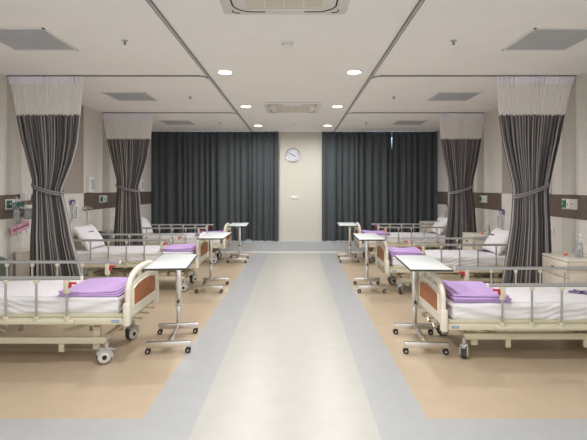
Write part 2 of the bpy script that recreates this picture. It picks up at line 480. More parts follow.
def cassette(x, y, label):
    t = thing('air_conditioner', label, 'air conditioner', (x, y, ZC), 0, 'ceiling cassette air conditioners')
    bm = B(); box(bm, -.45, .45, -.43, .43, -.03, -.0005, .012, 2); ob('panel', bm, M['white'], t)
    bm = B()
    for yy in (-.155, -.055, .045): box(bm, -.285, .285, yy-.05+.05-.09+.045, yy+.045, -.034, -.0302)
    for k in range(2): pass
    bm.free(); bm = B()
    box(bm, -.27, .27, -.26, .26, -.040, -.0305)
    ob('filter_grille', bm, M['filter'], t)
    bm = B()
    for i in range(5):
        x0 = -.27+.135*i; box(bm, x0-.003, x0+.003, -.262, .262, -.0412, -.0395)
    box(bm, -.273, .273, -.264, -.26, -.0412, -.0305); box(bm, -.273, .273, .26, .264, -.0412, -.0305)
    ob('grille_bar', bm, M['white'], t)
    # four louvres with dark slots and rounded corner ends
    for a in range(4):
        q = Matrix.Rotation(a*PI/2, 4, 'Z')
        bm = B()
        pts = []
        for i in range(25):
            s = -1+2*i/24; xx = .34*s
            yy = .365-(.055*max(0, (abs(s)-.72)/.28)**2)
            pts.append(q @ Vector((xx, yy, -.031)))
        bm.free()
        for seg in (pts[:8], pts[-8:]):
            bm = B(); tube(bm, seg, .003, 6, 2.0); ob('air_slot', bm, M['dark'], t)
        bm = B(); box(bm, -.26, .26, .300, .345, -.036, -.030, .004, 2, q); ob('louvre', bm, M['white'], t)
    for a in range(4):
        q = Matrix.Rotation(a*PI/2, 4, 'Z')
        bm = B(); pts = [q @ Vector((.355+.035*math.cos(b), .345+.035*math.sin(b), -.031)) for b in lin(-.5, 2.0, 8)]
        tube(bm, pts, .003, 6, 1.5); ob('corner_slot', bm, M['dark'], t)
    return t
cassette(-.085, 2.985, 'large white ceiling air conditioner cut off by the top of the picture')
cassette(-.06, 7.46, 'white ceiling air conditioner between the downlights in front of the clock wall')

def troffer(x, y, label):
    t = thing('ceiling_grille', label, 'ceiling panel', (x, y, ZC), 0, 'square grey ceiling panels')
    bm = B(); s = .30; w = .018
    for a in range(4):
        q = Matrix.Rotation(a*PI/2, 4, 'Z'); box(bm, -s, s, s-w, s, -.010, -.0005, 0, 1, q)
    ob('frame', bm, M['white'], t, False)
    bm = B(); box(bm, -s+w, s-w, -s+w, s-w, -.004, -.0008); ob('diffuser', bm, M['vent'], t, False)
    bm = B()
    for i in range(1, 12):
        yy = -s+w+(2*s-2*w)*i/12; box(bm, -s+w, s-w, yy-.004, yy+.004, -.007, -.0041)
    ob('slat', bm, M['vent'], t, False)
for x, sd in ((-2.37, 'left'), (2.25, 'right')):
    for y, s in ((4.07, 'in front of the first curtain'), (6.60, 'between the first and second curtain'), (9.22, 'by the dark window curtains')):
        troffer(x, y, 'square grey ceiling panel over the %s row of beds, %s' % (sd, s))

def sprinkler(x, y, label):
    t = thing('sprinkler', label, 'sprinkler', (x, y, ZC), 0, 'ceiling sprinklers'); t.scale = (.72, .72, .72)
    bm = B(); lathe(bm, [(.042, -.0005), (.040, -.006), (.012, -.010)], 20); ob('escutcheon', bm, M['rail'], t)
    bm = B(); cyl(bm, (0,0,-.008), (0,0,-.040), .008, 10)
    tube(bm, [(-.010,0,-.018), (-.016,0,-.032), (0,0,-.046)], .003, 6); tube(bm, [(.010,0,-.018), (.016,0,-.032), (0,0,-.046)], .003, 6)
    lathe(bm, [(.004, -.044), (.020, -.047), (.020, -.049), (.003, -.050)], 14)
    ob('spray_head', bm, M['rail_dark'], t)
for x, sd in ((-1.53, 'left'), (1.40, 'right')):
    for y, s in ((4.10, 'nearest the camera'), (6.62, 'second from the camera'), (9.23, 'nearest the dark window curtains')):
        sprinkler(x, y, 'small ceiling sprinkler head over the %s bays, %s' % (sd, s))

def detector(x, y, label):
    t = thing('smoke_detector', label, 'smoke detector', (x, y, ZC), 0, 'smoke detectors')
    bm = B(); lathe(bm, [(.058, -.0005), (.058, -.014), (.050, -.020)], 28); ob('base', bm, M['white'], t)
    bm = B(); lathe(bm, [(.044, -.0195), (.044, -.026)], 28); ob('sensor_gap', bm, M['rail'], t)
    bm = B(); lathe(bm, [(.050, -.0255), (.048, -.036), (.030, -.046), (.005, -.048)], 28); ob('cover', bm, M['white'], t)
detector(-.082, 4.15, 'round white smoke detector behind the cut-off air conditioner')
detector(-.075, 9.45, 'round white smoke detector close to the clock wall')

# ------------------------------------------------------------------ clock and switch on the back wall
def text_bm(bm, s, size, mtx):
    cu = bpy.data.curves.new('tmp_text', 'FONT'); cu.body = s; cu.size = size; cu.align_x = 'CENTER'; cu.align_y = 'CENTER'
    cu.extrude = .0006
    o = bpy.data.objects.new('tmp_text', cu); COL.objects.link(o)
    dg = bpy.context.evaluated_depsgraph_get(); me = bpy.data.meshes.new_from_object(o.evaluated_get(dg))
    me.transform(mtx); bm.from_mesh(me)
    bpy.data.objects.remove(o); bpy.data.curves.remove(cu); bpy.data.meshes.remove(me)

ck = thing('wall_clock', 'round white wall clock with a silver rim on the cream back wall', 'clock', (-.085, YB, 2.27))
bm = B(); lathe(bm, [(.150, 0), (.166, -.004), (.170, -.022), (.160, -.034), (.148, -.030), (.148, -.016)], 48, axis='y', caps=False); ob('rim', bm, M['clock_rim'], ck)
bm = B(); lathe(bm, [(.150, -.002), (.1485, -.020), (.147, -.022)], 48, axis='y'); ob('dial', bm, M['clock_face'], ck)
bm = B()
for h in range(1, 13):
    a = PI/2-h*PI/6
    text_bm(bm, str(h), .046, Matrix.Translation((.116*math.cos(a), -.0230, .118*math.sin(a))) @ Matrix.Rotation(PI/2, 4, 'X'))
for h in range(60):
    a = h*PI/30; c, s = math.cos(a), math.sin(a)
    cyl(bm, (.139*c, -.0226, .139*s), (.145*c, -.0226, .145*s), .0012 if h % 5 else .0024, 4)
ob('dial_numerals', bm, M['ink'], ck, False)
def hand(ang, ln, w, y):
    bm = B(); c, s = math.cos(ang), math.sin(ang)
    q = [(-.025*c-w*s*-1, -.025*s-w*c), (ln*c, ln*s), (-.025*c+w*s*-1, -.025*s+w*c)]
    px, pz = -s*w, c*w
    prism(bm, [(-.025*c+px, -.025*s+pz), (-.025*c-px, -.025*s-pz), (ln*c-px*.5, ln*s-pz*.5), (ln*c+px*.5, ln*s+pz*.5)], 'y', y, y-.002)
    return bm
ob('minute_hand', hand(PI/2-50*PI/30, .115, .009, -.0245), M['ink'], ck, False)
ob('hour_hand', hand(PI/2-(3+50/60)*PI/6, .078, .011, -.027), M['ink'], ck, False)
bm = B(); lathe(bm, [(.008, -.023), (.008, -.031)], 16, axis='y'); ob('hand_cap', bm, M['ink'], ck)

def plate(name, label, cat, X, y, z, nx, w, h, n, group=None, socket=True):
    """wall plate; nx = outward normal ('+x','-x','-y')"""
    rz = {'+x': PI/2, '-x': -PI/2, '-y': 0}[nx]
    t = thing(name, label, cat, (X, y, z), rz, group)
    bm = B(); box(bm, -w/2, w/2, -.010, 0, -h/2, h/2, .003, 2); ob('cover_plate', bm, M['white'], t)
    for i in range(n):
        cx = (i-(n-1)/2)*w/max(n, 1)*.92
        if socket:
            bm = B()
            for dx in (-.009, .009): box(bm, cx+dx-.0025, cx+dx+.0025, -.0112, -.0098, -.006, .006)
            box(bm, cx-.003, cx+.003, -.0112, -.0098, -.020, -.015)
            ob('socket', bm, M['dark'], t, False)
        else:
            bm = B(); box(bm, cx-w/n*.32, cx+w/n*.32, -.016, -.009, -h*.34, h*.34, .002, 2); ob('rocker', bm, M['table_top'], t)
            bm = B(); box(bm, cx-.004, cx+.004, -.0168, -.0155, -h*.05, h*.22); ob('indicator', bm, M['blue_grey'], t, False)
    return t
plate('light_switch', 'small white three-rocker switch plate on the cream wall below the round clock', 'switch', -.045, YB, 1.28, '-y', .165, .075, 3, None, False)
LO = 'wall outlets'
plate('wall_outlet', 'white double outlet on the left wall beside the drip stand', 'outlet', XL+.0, 7.55, .985, '+x', .12, .075, 2, LO)
plate('wall_outlet', 'small white outlet on the left wall next to the farther striped curtain', 'outlet', XL+.0, 8.52, .955, '+x', .08, .11, 1, LO)
plate('wall_outlet', 'white outlet under the pink card on the left wall', 'outlet', XL+.004, 5.69, .98, '+x', .085, .085, 1, LO)
plate('wall_outlet', 'white outlet just beside the nearer left striped curtain', 'outlet', XL+.0, 5.82, .985, '+x', .085, .10, 1, LO)
plate('wall_outlet', 'white outlet on the right wall touching the edge of the nearer curtain', 'outlet', XR, 5.90, .96, '-x', .085, .075, 1, LO)
plate('wall_outlet', 'white double outlet above the cabinet with an orange cap', 'outlet', XR, 5.33, .935, '-x', .12, .085, 2, LO)

# glove boxes in white holders high on the walls
def wall_box(X, y, sx, label):
    t = thing('glove_dispenser', label, 'dispenser', (X, y, 1.43), PI/2 if sx > 0 else -PI/2, 'white wall boxes')
    bm = B(); box(bm, -.10, .10, -.07, 0, 0, .25, .006, 2); ob('holder', bm, M['white'], t)
    bm = B(); box(bm, -.06, .06, -.0725, -.0695, .05, .21, .001, 1); ob('front_window', bm, M['vent'], t)
    bm = B(); lathe(bm, [(.03, -.0745), (.03, -.0722)], 20, (0, 0, .13), 'y'); ob('opening', bm, M['wall_strip'], t)
wall_box(XL, 7.52, 1, 'white wall box with grey window above the brown band right of the nearer left curtain')
wall_box(XL, 9.95, 1, 'white wall box on the left wall just past the farther striped curtain')
wall_box(XR, 6.02, -1, 'white wall box half hidden by the nearer right striped curtain')
wall_box(XR, 8.62, -1, 'white wall box half hidden by the farther right striped curtain')

# medical gas outlet panels on the brown band
def gas(X, y, sx, label):
    t = thing('gas_outlet_panel', label, 'gas outlet', (X+sx*.008, y, 1.245), PI/2 if sx > 0 else -PI/2, 'medical gas outlet panels')
    bm = B(); box(bm, -.15, .15, -.014, 0, 0, .125, .003, 2); ob('back_plate', bm, M['wall'], t)
    g = -1 if sx < 0 else 1
    xs = (-.10, 0, .10)
    for i, cx in enumerate(xs):
        m_ = (M['green'], M['white'], M['white'])[i]
        w = .040 if m_ is M['green'] else (.036 if i == 1 else .02)
        bm = B(); box(bm, cx-w, cx+w, -.030, -.013, .018, .108, .004, 2); s = ob('outlet', bm, m_, t)
        if m_ is M['green']: s['label'] = 'green oxygen outlet'
        bm = B(); lathe(bm, [(.014, -.036), (.014, -.029)], 16, (cx, 0, .063), 'y'); ob('outlet_ring', bm, M['chrome'], s)
gas(XL, 5.50, 1, 'gas outlet panel behind the oxygen flowmeter on the left wall')
gas(XL, 8.06, 1, 'gas outlet panel with a green socket left of the farther left curtain')
gas(XR, 5.50, -1, 'gas outlet panel with a green socket on the right wall above the nearest cabinet')
gas(XR, 8.04, -1, 'gas outlet panel with a green socket between the two right striped curtains')

# oxygen flowmeter, suction bottle and pink card on the left wall
fm = thing('oxygen_flowmeter', 'green-knobbed oxygen flowmeter with a clear jar plugged into the left wall', 'flowmeter', (XL+.05, 5.44, 1.10))
bm = B(); cyl(bm, (-.012,0,.21), (.05,0,.21), .018, 14); box(bm, .02, .06, -.02, .02, .185, .235, .006); ob('valve_body', bm, M['chrome'], fm)
bm = B(); lathe(bm, [(.012, .05), (.030, .056), (.030, .085), (.020, .092)], 18, (0, 0, .21), 'x'); ob('knob', bm, M['green'], fm)
bm = B(); cyl(bm, (.04,0,.235), (.04,0,.30), .014, 14); ob('flow_tube', bm, M['clear'], fm)
bm = B(); lathe(bm, [(.030, .0), (.034, .01), (.034, .11), (.024, .13)], 20, (.04, 0, .02)); ob('humidifier_jar', bm, M['clear'], fm)
bm = B(); lathe(bm, [(.036, .145), (.036, .175), (.02, .182)], 20, (.04, 0, 0)); ob('jar_cap', bm, M['blue_grey'], fm)
sb = thing('suction_bottle', 'white suction regulator with clear bottle beside the green flowmeter', 'suction bottle', (XL+.05, 5.66, 1.115))
bm = B(); box(bm, -.025, .05, -.055, .055, .23, .33, .012, 3); cyl(bm, (-.03,0,.24), (.0,0,.24), .02); ob('regulator', bm, M['white'], sb)
bm = B(); lathe(bm, [(.036, .05), (.036, .062)], 24, (0, .0, .285), 'x'); ob('gauge', bm, M['clock_face'], sb)
bm = B(); box(bm, -.04, .11, -.085, .085, .135, .15, .004); ob('bracket', bm, M['white'], sb)
for dy in (-.042, .042):
    bm = B(); lathe(bm, [(.030, 0), (.036, .008), (.036, .12), (.03, .134)], 20, (.06, dy, 0)); j = ob('bottle', bm, M['clear'], sb)
    bm = B(); lathe(bm, [(.038, .150), (.038, .172), (.015, .18)], 20, (.06, dy, 0)); ob('bottle_cap', bm, M['white'], j)
bm = B(); tube(bm, [(.06,-.04,.18), (.08,-.1,.20), (.07,-.16,.12), (.03,-.2,.0), (.02,-.19,-.16), (.02,-.15,-.25)], .004, 6); ob('tubing', bm, M['clear'], sb)

pc = thing('notice_card', 'tilted pink card with handwriting hanging on the left wall', 'sign', (XL+.05, 5.58, 1.02), PI/2)
q = Matrix.Rotation(math.radians(-10), 4, 'Y')
bm = B(); box(bm, -.19, .19, -.003, 0, -.047, .047, 0, 1, q); ob('card', bm, M['pink'], pc, False)
bm = B(); x = -.15
rnd = random.Random(2)
while x < .15:
    w = rnd.uniform(.014, .026); h = rnd.uniform(.010, .018)
    tube(bm, [q @ Vector(p) for p in ((x, -.0042, -h*.8), (x+w*.2, -.0042, h), (x+w*.6, -.0042, h*.7), (x+w*.7, -.0042, -h*.8), (x+w, -.0042, -h*.3))], .0024, 5)
    x += w+.004
ob('handwriting', bm, M['purple_ink'], pc, False)
bm = B(); tube(bm, [(-.12, -.001, .066), (-.06, .0, .072), (0, .02, .08)], .002, 5); tube(bm, [(.12, -.001, .024), (.06, .0, .06), (0, .02, .08)], .002, 5)
ob('cord', bm, M['white'], pc, False)

# hand gel bottles in wall brackets
def gel(X, y, z, sx, label):
    t = thing('hand_gel_dispenser', label, 'dispenser', (X, y, z), PI/2 if sx > 0 else -PI/2, 'hand gel dispensers')
    bm = B(); box(bm, -.035, .035, -.012, 0, -.13, .16, .003); box(bm, -.03, .03, -.085, -.010, -.135, -.12, .004); ob('bracket', bm, M['white'], t)
    bm = B(); box(bm, -.034, .034, -.080, -.014, -.118, .06, .014, 3); ob('bottle', bm, M['clear'], t)
    bm = B(); box(bm, -.07, .07, -.030, -.022, .085, .165, .004); ob('label_plate', bm, M['purple_ink'], t)['label'] = 'purple label plate'
    bm = B(); box(bm, -.04, .04, -.0308, -.0295, .10, .115); box(bm, -.03, .03, -.0308, -.0295, .125, .135); ob('label_print', bm, M['white'], t, False)
    bm = B(); cyl(bm, (0,-.047,.058), (0,-.047,.085), .010); box(bm, -.012, .012, -.095, -.035, .08, .094, .004); ob('pump', bm, M['white'], t)
gel(XR-.01, 7.28, 1.00, -1, 'hand gel bottle with purple label on the right wall, above the middle bed pillow')
gel(XR-.01, 9.86, 0.975, -1, 'hand gel bottle with purple label near the right corner of the window wall')
gel(XL+.01, 6.92, 1.16, 1, 'hand gel bottle with purple label beside the nearer left striped curtain')

# ------------------------------------------------------------------ hospital beds
def post_outline(): pass
def arch_top(y, base, rise, hw): return base + rise*(1-(abs(y)/hw)**2.6)

def end_board(parent, s):
    """s=+1 foot end, s=-1 head end"""
    name = 'footboard' if s > 0 else 'headboard'
    bx = -.03 if s > 0 else 0.0
    bm = B(); ys = lin(-.365, .365, 24)
    out = [(-.365, .405), (.365, .405)] + [(y, arch_top(y, .655, .055, .38)) for y in reversed(ys)]
    x0, x1 = sorted((s*.962, s*.992))
    prism(bm, out, 'x', x0, x1)
    pts = [(s*.978, -.388, .37), (s*.978, -.388, .50)] + [(s*.978, y, 0.60+.187*(1-abs(y/.388)**2.5)**(1/2.5)) for y in [.386*math.sin(q) for q in lin(-PI/2, PI/2, 32)]] + [(s*.978, .388, .50), (s*.978, .388, .37)]
    tube(bm, pts, .023, 12, 1.35, Vector((1,0,0)))
    for y in (-.26, -.09, .09, .26):
        a, b = arch_top(y, .655, .055, .38), 0.60+.187*(1-abs(y/.388)**2.5)**(1/2.5)
        box(bm, x0+.004, x1-.004, y-.011, y+.011, a-.01, b)
    o = ob(name, bm, M['cream_plastic'], parent, loc=(bx, 0, 0))
    for yy in (-.39, .39):
        bm = B(); a, b = sorted((s*.945, s*1.002)); box(bm, a, b, yy-.038, yy+.038, .342, .54, .018, 3)
        ob('corner_bumper', bm, M['cream_plastic'], o)
    ys = lin(-.30, .30, 20)
    out = [(-.30, .485), (.30, .485)] + [(y, arch_top(y, .628, .045, .33)) for y in reversed(ys)]
    bm = B(); prism(bm, out, 'x', s*(.957 if s > 0 else .980), s*.997); ob('wood_panel', bm, M['wood'], o, False)
    bm = B()
    for dx in (.0,):
        ring = [(s*.997, y, z) for y, z in out]; tube(bm, ring, .006, 6, 1, Vector((1,0,0)), True)
    ob('panel_beading', bm, M['cream_plastic'], o)
    return o

def side_rail(parent, s):
    y = s*.415
    bm = B(); tube(bm, [(-.885, y, .749), (.575, y, .749)], .0165, 12, .8); o = ob('side_rail', bm, M['alu'], parent)
    for x in (-.885, .575):
        bm = B(); box(bm, x-.008, x+.008, y-.014, y+.014, .732, .766, .004); ob('end_cap', bm, M['white'], o)
    bm = B(); box(bm, -.94, .505, y-.014, y+.016, .362, .402, .010, 3); ob('lower_rail', bm, M['cream'], o)
    for i in range(6):
        x = .45-.255*i
        bm = B(); cyl(bm, (x, y, .39), (x, y, .742), .0095, 12); p = ob('rail_post', bm, M['steel'], o)
    for i in range(6):
        x = .45-.255*i
        bm = B(); box(bm, x-.017, x+.017, y-.018, y+.018, .396, .428, .005); ob('post_socket', bm, M['cream'], o)
        if i: bm = B(); box(bm, x-.015, x+.015, y-.017, y+.017, .704, .736, .006); ob('post_socket', bm, M['cream'], o)
    bm = B(); box(bm, .428, .470, y-.020, y+.020, .622, .735, .006); l = ob('latch_housing', bm, M['cream'], o)
    bm = B(); box(bm, .471, .530, y-.012, y+.012, .698, .714, .004); box(bm, .471, .484, y-.018, y+.018, .668, .700, .003)
    ob('release_latch', bm, M['red'], o)['label'] = 'red release latch'

def caster_parts(parent, x, y, rz, big=True):
    q = Matrix.Translation((x, y, 0)) @ Matrix.Rotation(rz, 4, 'Z')
    R = .064
    def put(name, bm, m, par):
        bmesh.ops.transform(bm, matrix=q, verts=bm.verts); return ob(name, bm, M[m], par)
    bm = B()
    cyl(bm, (0,0,.12), (0,0,.185), .018, 12)
    # cowl hugging the top of the wheel
    out = [(-.02+.072*math.cos(a), R+.072*math.sin(a)) for a in lin(-.1, PI*.86, 16)]+[(-.02+.030*math.cos(a), R+.030*math.sin(a)) for a in lin(PI*.86, -.1, 8)]
    for s in (-1, 1): prism(bm, out, 'y', s*.0275, s*.0335)
    box(bm, -.06, .045, -.0335, .0335, .118, .136, .006, 2)
    box(bm, .035, .070, -.016, .016, .108, .122, .004)
    c = put('caster', bm, 'caster_metal', parent)
    bm = B(); lathe(bm, [(R*.80, -.024), (R*.97, -.022), (R, -.013), (R, .013), (R*.97, .022), (R*.80, .024)], 28, (-.02, 0, R), 'y'); put('tyre', bm, 'grey_rubber', c)
    bm = B(); lathe(bm, [(R*.84, -.0245), (R*.55, -.036), (.02, -.037), (.02, .037), (R*.55, .036), (R*.84, .0245)], 24, (-.02, 0, R), 'y'); put('wheel_disc', bm, 'wheel_white', c)
    bm = B(); lathe(bm, [(.019, -.040), (.022, -.034), (.022, .034), (.019, .040)], 18, (-.02, 0, R), 'y'); put('hub', bm, 'rubber', c)

def rounded_slab(bm, x0, x1, y0, y1, z0, z1, r, nx, ny, fn=None):
    """closed soft slab: top/bottom grids plus bull-nosed rim; fn(x,y)->dz added to the top"""
    prof = [(-PI/2+PI*i/8) for i in range(9)]
    def ringpt(t): pass
    hz = (z1-z0)/2; zc = (z0+z1)/2
    # outline of rounded rectangle
    def outline(ins):
        pts = []; rr = max(r-ins, .002) if ins > 0 else r
        X0, X1, Y0, Y1 = x0+ins, x1-ins, y0+ins, y1-ins
        cr = max(r*1.0-ins*.5, .004)
        per = []
        for i in range(nx+1): per.append((X0+cr+(X1-X0-2*cr)*i/nx, Y0))
        for k in range(1, 6): a = -PI/2+PI/2*k/6; per.append((X1-cr+cr*math.cos(a), Y0+cr+cr*math.sin(a)))
        for i in range(ny+1): per.append((X1, Y0+cr+(Y1-Y0-2*cr)*i/ny))
        for k in range(1, 6): a = PI/2*k/6; per.append((X1-cr+cr*math.cos(a), Y1-cr+cr*math.sin(a)))
        for i in range(nx+1): per.append((X1-cr-(X1-X0-2*cr)*i/nx, Y1))
        for k in range(1, 6): a = PI/2+PI/2*k/6; per.append((X0+cr+cr*math.cos(a), Y1-cr+cr*math.sin(a)))
        for i in range(ny+1): per.append((X0, Y1-cr-(Y1-Y0-2*cr)*i/ny))
        for k in range(1, 6): a = PI+PI/2*k/6; per.append((X0+cr+cr*math.cos(a), Y0+cr+cr*math.sin(a)))
        return per
    er = min(hz, r)
    levels = []
    for i in range(7):
        a = -PI/2+PI/2*i/6; levels.append((er*(1-math.cos(a)), z0+er*(1+math.sin(a)), 0))
    zs0, zs1 = z0+er, z1-er; nmid = int((zs1-zs0)/.008)
    for i in range(1, nmid): levels.append((0, zs0+(zs1-zs0)*i/nmid, 0))
    for i in range(7):
        a = PI/2*i/6; levels.append((er*(1-math.cos(a)), z1-er+er*math.sin(a), 1))
    # inner rings towards the middle so that the top can undulate
    tops = []
    mn = min(x1-x0, y1-y0)/2
    for i in range(1, 8): tops.append((er+(mn*.96-er)*i/7, z1, 1))
    bots = [(er+(mn*.9-er), z0, 0)]
    rings = []
    for ins, z, top in bots+levels+tops:
        ring = []
        for (x, y) in outline(ins):
            dz = fn(x, y) if (fn and top) else 0
            ring.append(bm.verts.new((x, y, z+dz)))
        rings.append(ring)
    n = len(rings[0])
    for A, C in zip(rings, rings[1:]):
        for k in range(n): bm.faces.new((A[k], A[(k+1) % n], C[(k+1) % n], C[k]))
    bm.faces.new(rings[0][::-1]); bm.faces.new(rings[-1])

def wav(seed, amp, fx, fy):
    r = random.Random(seed); p = [r.uniform(0, 6.28) for _ in range(6)]
    return lambda x, y: amp*(math.sin(fx*x+p[0]+1.2*math.sin(fy*y+p[1]))+.6*math.sin(1.7*fy*y+p[2]+fx*.6*x)+.4*math.sin(3.1*fx*x-2.2*fy*y+p[3]))/2

UPPER = {'footboard', 'headboard', 'side_rail', 'mattress', 'bed_deck', 'side_frame', 'crank_handle', 'lift_arm', 'maker_sticker', 'printed_mark', 'cross_beam'}
def make_bed(label):
    t = thing('hospital_bed', label, 'bed', (0,0,0), 0, 'hospital beds')
    end_board(t, 1); end_board(t, -1)
    side_rail(t, -1); side_rail(t, 1)
    # mattress under a white sheet, soft wrinkles along the sides
    bm = B(); fn = wav(4, .006, 5, 9)
    rounded_slab(bm, -.93, .862, -.372, .372, .427, .577, .026, 110, 36, fn)
    rr = random.Random(9)
    for v in bm.verts:
        if abs(v.co.y) > .33 or v.co.x > .815:
            z = v.co.z
            q_ = v.co.x if abs(v.co.y) > .33 else v.co.y
            w1 = math.sin(z*66+2.4*math.sin(q_*2.3+1)+q_*6+1.1*math.sin(q_*9)+.5*math.sin(q_*23))
            w2 = math.sin(z*60-q_*9+2*math.sin(q_*4))
            d = ((.011*(1-abs(w1))-.005)*(.55+.45*math.sin(q_*4.7+2))+.005*w2)*min(1, (.577-z)/.03+.15) - .014*max(0, (.50-z)/.075)**2
            if abs(v.co.y) > .33: v.co.y += d*(1 if v.co.y > 0 else -1)
            else: v.co.x += d
    ob('mattress', bm, M['sheet'], t, angle=180)
    bm = B(); box(bm, -.93, .915, -.372, .372, .412, .4255, .005)
    tube(bm, [(-.92,-.362,.432), (.875,-.362,.432), (.91,-.33,.432), (.91,.33,.432), (.875,.362,.432), (-.92,.362,.432)], .008, 8)
    ob('bed_deck', bm, M['cream'], t)
    bm = B()
    for s in (-1, 1): box(bm, -.955, .925, s*.375-.018, s*.375+.018, .354, .408, .005)
    for x in (-.945, .91): box(bm, x-.012, x+.014, -.375, .375, .354, .400, .004)
    ob('side_frame', bm, M['cream'], t)
    bm = B()
    for x in (-.63, -.1, .345, .63): box(bm, x-.022, x+.022, -.362, .362, .335, .3535, .004)
    box(bm, -.66, .66, -.10, -.06, .31, .335, .003); box(bm, -.66, .66, .06, .10, .31, .335, .003)
    ob('cross_beam', bm, M['cream'], t)
    # lower chassis
    bm = B()
    for s in (-1, 1):
        box(bm, -.76, .74, s*.300-.018, s*.300+.018, .168, .222, .004)
        for x in (-.345, .345): box(bm, x-.022, x+.022, s*.290-.014, s*.290+.014, .092, .168, .003)
        for x in (-.63, .635): box(bm, x-.030, x+.030, s*.255-.022, s*.255+.022, .105, .300, .004)
    for x in (-.70, .70): box(bm, x-.018, x+.018, -.30, .30, .178, .214, .004)
    ob('base_frame', bm, M['cream'], t)
    for x, dx in ((.60, -.30), (-.50, .30)):
        for s in (-1, 1):
            bm = B(); tube(bm, [(x, s*.17, .335), (x+dx*.5, s*.17, .27), (x+dx, s*.17, .232)], .015, 8)
            cyl(bm, (x, s*.17-.02, .325), (x, s*.17+.02, .325), .028, 14)
            ob('lift_arm', bm, M['cream'], t)
    bm = B(); cyl(bm, (.55, 0, .30), (-.2, 0, .285), .018, 12); cyl(bm, (-.2, 0, .285), (-.45, 0, .28), .011, 10); ob('actuator', bm, M['rail_dark'], t)
    k = 0
    for x in (-.71, .742):
        for y in (-.315, .315):
            caster_parts(t, x, y, (0.5, -.25, .45, 1.15)[k]); k += 1
    for y in (-.18, .0, .18):
        bm = B(); tube(bm, [(.90, y, .352), (.965, y, .348), (.975, y, .347)], .008, 8)
        tube(bm, [(.975, y, .347), (.980, y+.02, .343), (.980, y+.05, .336)], .007, 8)
        o = ob('crank_handle', bm, M['chrome'], t)
        bm = B(); cyl(bm, (.982, y+.05, .336), (.952, y+.05, .334), .010, 12); ob('crank_grip', bm, M['steel'], o)
    for s in (-1, 1):
        bm = B(); box(bm, .815, .875, s*.393-.0012, s*.393+.0012, .372, .392); o = ob('maker_sticker', bm, M['blue'], t, False)
        o['label'] = 'small blue sticker'
        bm = B()
        for i in range(5): box(bm, .822+.010*i, .828+.010*i, s*.3945-.0006, s*.3945+.0006, .378, .387)
        ob('sticker_print', bm, M['white'], o, False)
    return t

def mark(bed, x, y):
    """purple printed emblem on the sheet: two leafy loops with a short bar"""
    bm = B()
    def loop(cx, cy, a, b, ph):
        tube(bm, [(cx+a*math.cos(q)*math.cos(ph)-b*math.sin(q)*math.sin(ph), cy+a*math.cos(q)*math.sin(ph)+b*math.sin(q)*math.cos(ph), .0) for q in lin(0, 2*PI, 18)[:-1]], .006, 5, 1.3, Vector((0,0,1)), True)
    loop(x-.05, y, .045, .028, .35); loop(x+.045, y, .042, .026, -.35); loop(x, y+.03, .03, .02, 1.4); loop(x, y-.03, .03, .018, 1.2)
    tube(bm, [(x-.10, y-.01, 0), (x-.05, y+.012, 0), (x, y, 0), (x+.06, y-.014, 0), (x+.11, y+.01, 0)], .005, 5)
    for v in bm.verts: v.co.z *= .25; v.co.y = y+(v.co.y-y)*1.9; v.co.x = x+(v.co.x-x)*1.15
    o = ob('printed_mark', bm, M['purple_ink'], bed, loc=(0, 0, .582)); o['label'] = 'purple emblem printed on the sheet'
    return o

L_X, R_X = -2.365, 2.215
beds = {
 'L1': (L_X, 4.25, 0, 0.0, 'cream hospital bed nearest the camera in the left row'),
 'L2': (L_X, 6.97, 0, 0.005, 'middle hospital bed of the left row, beside the drip stand'),
 'L3': (L_X, 9.42, 0, -.035, 'hospital bed of the left row against the dark window curtains'),
 'R1': (R_X, 4.36, PI, -.082, 'cream hospital bed nearest the camera in the right row'),
 'R2': (R_X, 6.83, PI, -.042, 'middle hospital bed of the right row, between the two striped curtains'),
 'R3': (R_X, 9.53, PI, -.030, 'hospital bed of the right row against the dark window curtains'),
}
bed0 = make_bed(beds['L1'][4]); bo = {}
for key, (x, y, rz, dz, lab) in beds.items():
    b = bed0 if key == 'L1' else dup(bed0, (x, y, 0), rz, lab)
    b.location = (x, y, 0); b.rotation_euler.z = rz; bo[key] = b
for key, (x, y, rz, dz, lab) in beds.items():
    b = bo[key]
    if key[0] == 'R': mark(b, -.52 if key == 'R1' else -.66, -.06 if key == 'R1' else -.2)
    for ch in b.children:
        if ch.name.split('.')[0] in UPPER: ch.location.z += dz
    if rz:                                   # casters swivelled the other way round
        pass

# folded lilac blankets at each foot
def blanket_bm(seed, x0, x1, y0, y1, h, skew):
    bm = B(); r = random.Random(seed); n = 3; th = h/n
    for i in range(n):
        j = [r.uniform(-.012, .012) for _ in range(4)]
        fn = wav(seed*10+i, .0035 if i < n-1 else .007, 9, 8)
        g = .0015
        rounded_slab(bm, x0+j[0], x1+j[1], y0+j[2]+.004*i, y1+j[3], i*th, (i+1)*th-g, .011, 18, 18, fn if i == n-1 else None)
    for v in bm.verts:
        s = (v.co.y-y0)/(y1-y0)
        v.co.x += skew*s
        e = (x1+skew*s)-v.co.x
        v.co.z *= 1.0+.25*max(0, 1-e/.18)        # puffed where it is folded at the foot
        v.co.z += .004*math.sin(v.co.x*11+v.co.y*4)*(v.co.z/h)
    return bm
BL = {'L1': (.35, .875, -.36, .27, .042, -.01), 'L2': (.38, .87, -.34, .25, .042, .02), 'L3': (.36, .87, -.33, .26, .05, 0),
      'R1': (.345, .915, -.29, .345, .066, 0.0), 'R2': (.36, .90, -.27, .33, .055, .02), 'R3': (.34, .88, -.27, .33, .05, 0)}
